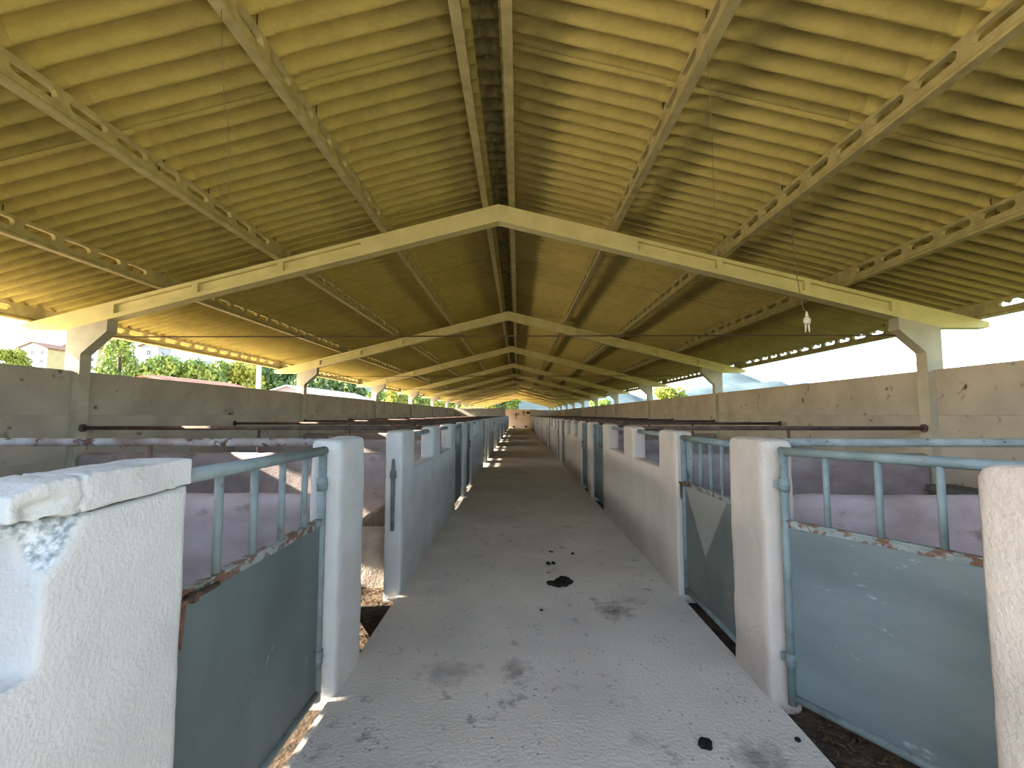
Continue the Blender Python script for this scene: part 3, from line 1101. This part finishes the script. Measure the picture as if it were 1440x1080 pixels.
lumps('dung_pile', 0.375, 4.10, 0.115, 16, 0.6, 'largest black dung pile in the middle of the aisle floor', 'dung', 1)
lumps('dung_clump', 0.325, 4.62, 0.05, 6, 0.8, 'small dung clump just beyond the largest dung pile', 'dung', 2)
lumps('dung_clump', 0.29, 4.37, 0.022, 3, 0.8, 'tiny dung crumb between the largest pile and the small clump', 'dung', 3)
lumps('dung_clump', 0.35, 5.02, 0.04, 4, 0.5, 'flat dung clump lying furthest along from the largest pile', 'dung', 4)
lumps('dropping', 0.85, 2.15, 0.032, 1, 0.6, 'single round black dropping on the floor near the half-open gate', 'dung', 5)
lumps('dropping', 1.29, 2.19, 0.014, 1, 0.6, 'small dark pebble at the foot of the half-open gate', 'dung', 6)
lumps('dropping', 0.18, 3.55, 0.012, 1, 0.6, 'tiny black crumb alone on the floor short of the largest pile', 'dung', 7)
lumps('dropping', 0.59, 4.95, 0.018, 1, 0.6, 'small black crumb toward the hills side of the aisle', 'dung', 8)

# straw and litter in the two stalls one can look into
rnd = random.Random(3)
bm = bmesh.new()
for (xa, xb, ya, yb, n) in ((-2.6, -1.02, 2.7, 4.1, 1500), (1.38, 2.4, 1.2, 2.5, 900)):
    for _ in range(n):
        x, y = rnd.uniform(xa, xb), rnd.uniform(ya, yb)
        a_, l, wd = rnd.uniform(0, 6.28), rnd.uniform(0.006, 0.03), rnd.uniform(0.002, 0.006)
        dx, dy = math.cos(a_), math.sin(a_)
        z = ZD + rnd.uniform(0.003, 0.02)
        q = [(x - dx * l - dy * wd, y - dy * l + dx * wd, z), (x + dx * l - dy * wd, y + dy * l + dx * wd, z + rnd.uniform(-.002, .012)),
             (x + dx * l + dy * wd, y + dy * l - dx * wd, z + 0.004), (x - dx * l + dy * wd, y - dy * l - dx * wd, z + 0.003)]
        bm.faces.new([bm.verts.new(p) for p in q])
o = obj('straw_litter', mesh_of(bm, 'straw_litter', 'straw', fix=False))
tag(o, 'loose straw litter strewn over the dirt of the stalls', 'straw')
o['kind'] = 'stuff'

# ------------------------------------------------------------------ small dark fittings on the end wall
def fitting(name, x, z, wd, h, label, shape):
    bm = bmesh.new()
    if shape == 'tool':
        box(bm, -wd * 0.2, wd * 0.2, -0.04, -0.001, -h / 2, h / 2)
        box(bm, -wd / 2, wd / 2, -0.05, -0.001, h * 0.15, h / 2)
    elif shape == 'vent':
        box(bm, -wd / 2, wd / 2, -0.02, -0.001, -h / 2, h / 2)
        for i in range(4):
            box(bm, -wd / 2, wd / 2, -0.05, -0.02, -h / 2 + h * (i + 0.1) / 4, -h / 2 + h * (i + 0.6) / 4)
    else:
        prism(bm, [(-wd / 2, -h / 2), (wd / 2, -h / 2), (wd * 0.35, h / 2), (-wd * 0.4, h / 2)], 'y', -0.25, -0.001)
    o = obj(name, mesh_of(bm, name, 'plaque'), None, (x, Y_END, z))
    tag(o, label, 'fitting', 'dark fittings on the end wall')


fitting('wall_vent', 1.25, 1.72, 0.5, 0.26, 'dark slatted vent high on the pale end wall', 'vent')
fitting('wall_tool', 0.70, 1.62, 0.20, 0.50, 'long dark tool hanging mid-height on the pale end wall', 'tool')
fitting('wall_tool', 0.05, 1.50, 0.16, 0.26, 'short dark tool hanging on the pale end wall', 'tool')
fitting('wall_tool', -0.18, 1.32, 0.20, 0.62, 'longest dark tool hanging beside the short one on the end wall', 'tool')
fitting('floor_crate', 0.95, 0.10, 0.34, 0.20, 'low dark crate on the floor below the wall vent', 'crate')
fitting('floor_crate', -0.45, 0.09, 0.30, 0.18, 'low dark crate on the floor against the end wall, houses side', 'crate')

# ------------------------------------------------------------------ outside: trees, houses, hills
def leaf_mesh(name, mat, rx, rz, n, size, seed, shape='round'):
    rnd = random.Random(seed)
    bm = bmesh.new()
    cl = []
    for _ in range(26):
        u, t = rnd.uniform(-1, 1), rnd.uniform(0, 6.28)
        s = math.sqrt(1 - u * u)
        f = rnd.uniform(0.45, 0.85)
        if shape == 'cone':
            hh = rnd.random() ** 1.4
            cl.append(Vector((math.cos(t) * rx * (1 - hh) * 0.8, math.sin(t) * rx * (1 - hh) * 0.8, rz * (2 * hh - 0.8))))
        else:
            cl.append(Vector((math.cos(t) * s * rx * f, math.sin(t) * s * rx * f, u * rz * f)))
    for _ in range(n):
        c = rnd.choice(cl)
        d = Vector((rnd.gauss(0, 1), rnd.gauss(0, 1), rnd.gauss(0, 1))).normalized() * rnd.uniform(0.55, 1.0)
        p = c + Vector((d.x * rx * 0.34, d.y * rx * 0.34, d.z * rz * 0.34))
        nrm = (d + Vector((rnd.uniform(-.8, .8), rnd.uniform(-.8, .8), rnd.uniform(-.8, .8)))).normalized()
        u = nrm.orthogonal().normalized()
        v = nrm.cross(u)
        ang = rnd.uniform(0, 6.28)
        u, v = u * math.cos(ang) + v * math.sin(ang), v * math.cos(ang) - u * math.sin(ang)
        s = size * rnd.uniform(0.7, 1.3)
        bm.faces.new([bm.verts.new(p + q) for q in (u * s, v * s * 0.5, -u * s, -v * s * 0.5)])
    return mesh_of(bm, name, mat, fix=False)


LEAF = {'green': leaf_mesh('foliage', 'leaf', 1, 0.85, 5200, 0.075, 1), 'yellow': leaf_mesh('foliage', 'leaf_yellow', 1, 0.8, 4600, 0.075, 2),
        'dark': leaf_mesh('foliage', 'leaf_dark', 1, 1.0, 5200, 0.075, 3), 'cone': leaf_mesh('foliage', 'leaf', 0.8, 1.2, 5200, 0.07, 4, 'cone')}
bm = bmesh.new()
tube(bm, (0, 0, 0), (0.02, 0.01, 0.6), 0.06, 8, 0.045)
tube(bm, (0.02, 0.01, 0.6), (0.0, 0.0, 1.2), 0.045, 8, 0.02)
tube(bm, (0.02, 0.01, 0.55), (0.3, 0.1, 1.0), 0.03, 6, 0.012)
tube(bm, (0.02, 0.01, 0.5), (-0.28, -0.15, 0.95), 0.03, 6, 0.012)
TRUNK = mesh_of(bm, 'trunk', 'bark')


def at(px, Y):
    """ground point at depth Y seen in picture column px"""
    return (px - VX) / F_PX * Y


def tree(px, py_top, Y, half_w_px, kind, label, base=-0.16):
    x = at(px, Y)
    ztop = 1.5 + (VY - py_top + 12) / F_PX * Y
    rx = 1.2 * half_w_px / F_PX * Y
    h = ztop - base
    root = obj('tree', None, loc=(x, Y, base))
    tag(root, label, 'tree', 'trees around the barn')
    rz = min(h * 0.45, rx * 1.25)
    t = obj('trunk', TRUNK, root)
    t.scale = (h * 0.5, h * 0.5, (h - rz * 0.9) / 1.2)
    f = obj('foliage', LEAF[kind], root, (0, 0, h - rz * 1.05), (0, 0, px * 0.7))
    f.scale = (rx, rx, rz)


tree(158, 470, 34, 32, 'cone', 'pointed pale green tree beside the column, before the lilac house')
tree(232, 488, 36, 34, 'green', 'round green tree behind the red tiled roof, nearest the lilac house')
tree(283, 498, 38, 30, 'green', 'bushy green tree behind the middle of the red tiled roof')
tree(330, 508, 40, 30, 'yellow', 'yellow-green tree beside the concrete utility pole')
tree(388, 512, 50, 34, 'dark', 'dark green tree just past the concrete utility pole')
tree(435, 525, 50, 26, 'dark', 'dark tree behind the grey shed roof, nearer the utility pole')
tree(482, 530, 55, 28, 'dark', 'dark tree behind the far end of the grey shed roof')
tree(-2, 492, 60, 20, 'yellow', 'yellow-green tree standing before the white apartment blocks')
for i, (px, py, Y, hw, kd) in enumerate(((520, 545, 60, 22, 'green'), (552, 548, 66, 22, 'yellow'), (585, 552, 72, 20, 'green'), (612, 556, 78, 18, 'yellow'),
                                        (634, 558, 84, 16, 'green'))):
    tree(px, py, Y, hw, kd, '%s tree in the row beyond the grey shed, %s from the shed' % ('yellow-green' if kd == 'yellow' else 'green', ORD[i]))
tree(706, 555, 105, 26, 'green', 'green tree seen through the gable above the end wall')
tree(672, 556, 100, 24, 'yellow', 'yellow-green tree beside the gable, beyond the end wall')
tree(940, 548, 70, 24, 'yellow', 'yellow-green tree rising over the slab wall on the hills side')
tree(846, 566, 95, 14, 'green', 'small green tree far along the hills side')


def house(name, px0, px1, Y, py_top, label, wall, depth, rows, cols, base=0.0, roof='gable', side='house_yellow', floor_h=3.0):
    """block with gable towards the barn's long axis; windows with panes as parts"""
    x0, x1 = at(px0, Y), at(px1, Y)
    zt = 1.5 + (VY - py_top) / F_PX * Y
    wd = x1 - x0
    rise = wd * 0.2
    ze = zt - rise
    root = obj(name, None, loc=(x0, Y, base))
    tag(root, label, 'building', 'buildings beyond the barn')
    bm = bmesh.new()
    prism(bm, [(0, 0), (wd, 0), (wd, ze - base), (wd / 2, zt - base), (0, ze - base)], 'y', 0, depth)
    me = mesh_of(bm, 'wall', wall)
    me.materials.append(MATS[side])
    for p in me.polygons:
        if abs(p.normal.x) > 0.9:
            p.material_index = 1
    obj('wall', me, root)
    for s in (-1, 1):
        bm = bmesh.new()
        ex = wd * 0.07
        xa, xb = (wd / 2, wd + ex) if s > 0 else (-ex, wd / 2)
        za, zb_ = (zt - base, ze - base - 0.2 * ex * 2) if s > 0 else (ze - base - 0.2 * ex * 2, zt - base)
        prism(bm, [(xa, za + 0.02), (xb, zb_ + 0.02), (xb, zb_ + 0.25), (xa, za + 0.25)], 'y', -0.5, depth + 0.5)
        obj('roof', mesh_of(bm, 'roof', 'clay_tile'), root)
    ww, wh = min(1.1, wd / cols * 0.4), 1.4
    bm = bmesh.new()
    for (p, q, r, s_) in ((-ww / 2, -ww / 2 + 0.1, 0, wh), (ww / 2 - 0.1, ww / 2, 0, wh), (-ww / 2, ww / 2, 0, 0.1), (-ww / 2, ww / 2, wh - 0.1, wh),
                         (-0.04, 0.04, 0, wh)):
        box(bm, p, q, -0.08, -0.001, r, s_)
    mw = mesh_of(bm, 'window', 'house_white')
    bm = bmesh.new()
    box(bm, -ww / 2 + 0.05, ww / 2 - 0.05, -0.03, -0.001, 0.05, wh - 0.05)
    mp_ = mesh_of(bm, 'pane', 'window_glass')
    for r in range(rows):
        for c in range(cols):
            f = obj('window', mw, root, (wd * (c + 0.5) / cols, 0, ze - base - 2.3 - r * floor_h))
            obj('pane', mp_, f)
    return root


house('apartment_block', 10, 53, 150, 479, 'white gabled apartment block with red roof behind the yellow-green tree', 'house_white', 10, 3, 3)
house('apartment_block', 70, 126, 166, 476, 'white gabled apartment block with red roof beside the first column', 'house_white', 10, 3, 4)
house('lilac_house', 186, 214, 110, 480, 'lilac-grey house with dark windows between two green trees', 'house_lilac', 4, 3, 1, side='house_lilac')


def shed(name, X0, X1, Y0, Y1, ze, zr, label, roofmat, wallmat, tiles):
    root = obj(name, None, loc=(X0, Y0, -0.1))
    tag(root, label, 'building', 'buildings beyond the barn')
    wd, ln = X1 - X0, Y1 - Y0
    bm = bmesh.new()
    prism(bm, [(0, 0), (wd, 0), (wd, ze), (wd / 2, zr), (0, ze)], 'y', 0, ln)
    obj('wall', mesh_of(bm, 'wall', wallmat), root)
    for s in (-1, 1):
        bm = bmesh.new()
        xa, xb = (wd / 2, wd + 0.4) if s > 0 else (-0.4, wd / 2)
        drop = (zr - ze) / (wd / 2) * 0.4
        za, zb_ = (zr, ze - drop) if s > 0 else (ze - drop, zr)
        prism(bm, [(xa, za + 0.01), (xb, zb_ + 0.01), (xb, zb_ + 0.10), (xa, za + 0.10)], 'y', -0.4, ln + 0.4)
        rf = obj('roof', mesh_of(bm, 'roof', roofmat), root)
        if tiles and s > 0:
            # rows of barrel tiles on the slope that faces the barn
            bm = bmesh.new()
            sl = math.hypot(xb - xa, zb_ - za)
            for q in range(5):
                t = math.pi * q / 4
            vs_a = [bm.verts.new((0.0, 0.11 * math.cos(math.pi * q / 4), 0.07 * math.sin(math.pi * q / 4))) for q in range(5)]
            vs_b = [bm.verts.new((xb - xa, 0.13 * math.cos(math.pi * q / 4), zb_ - za + 0.08 * math.sin(math.pi * q / 4))) for q in range(5)]
            for q in range(4):
                bm.faces.new((vs_a[q], vs_b[q], vs_b[q + 1], vs_a[q + 1]))
            bm.faces.new(vs_b)
            mt = mesh_of(bm, 'tile_row', 'clay_tile', fix=False)
            for j in range(int(ln / 0.3)):
                obj('tile_row', mt, rf, (xa, 0.15 + j * 0.3, za + 0.095))


shed('tiled_shed', -21.2, -15.4, 22, 28.5, 2.7, 3.45, 'low shed with a red clay tile roof just outside the slab wall', 'clay_tile', 'house_yellow', True)
shed('grey_shed', -19.5, -14.5, 33, 46, 2.9, 3.7, 'low shed with a smooth grey roof past the utility pole', 'sheet_grey', 'house_lilac', False)
bm = bmesh.new()
prism(bm, [(-0.13, -0.1), (0.13, -0.1), (0.13, 0.1), (-0.13, 0.1)], 'z', 0, 8)
box(bm, -0.9, 0.9, -0.06, 0.06, 7.3, 7.45)
o = obj('utility_pole', mesh_of(bm, 'utility_pole', 'column_concrete'), None, (at(360, 32), 32, -0.16))
tag(o, 'grey concrete utility pole with a crossarm between the trees', 'pole')


def hill(name, X, Y, rx, ry, h, label, seed):
    bm = bmesh.new()
    n, m = 28, 18
    g = []
    for i in range(n + 1):
        row = []
        for j in range(m + 1):
            u, v = i / n * 2 - 1, j / m * 2 - 1
            d = max(0.0, 1 - u * u) * max(0.0, 1 - v * v)
            d = d ** 0.6
            z = h * d * (0.8 + 0.45 * noise.noise(Vector((u * 2.2 + seed, v * 2, 0)))) + h * 0.05 * noise.noise(Vector((u * 9, v * 9, seed))) * d
            row.append(bm.verts.new((u * rx, v * ry, z)))
        g.append(row)
    for i in range(n):
        for j in range(m):
            f = bm.faces.new((g[i][j], g[i + 1][j], g[i + 1][j + 1], g[i][j + 1]))
            f.smooth = True
    o = obj(name, mesh_of(bm, name, 'hill'), None, (X, Y, -0.5))
    tag(o, label, 'hill', 'distant hills')


hill('hill', at(1085, 1200), 1300, 320, 150, 128, 'bluish rounded hill showing over the slab wall between two columns', 1)
hill('hill', at(885, 1900), 2000, 400, 200, 105, 'bluish long ridge further along behind the yellow-green tree', 4)
hill('hill', at(770, 1500), 1600, 260, 180, 100, 'bluish hill seen through the gable above the end wall', 6)
hill('hill', at(60, 260), 340, 330, 70, 40, 'wooded rise behind the white apartment blocks', 9)
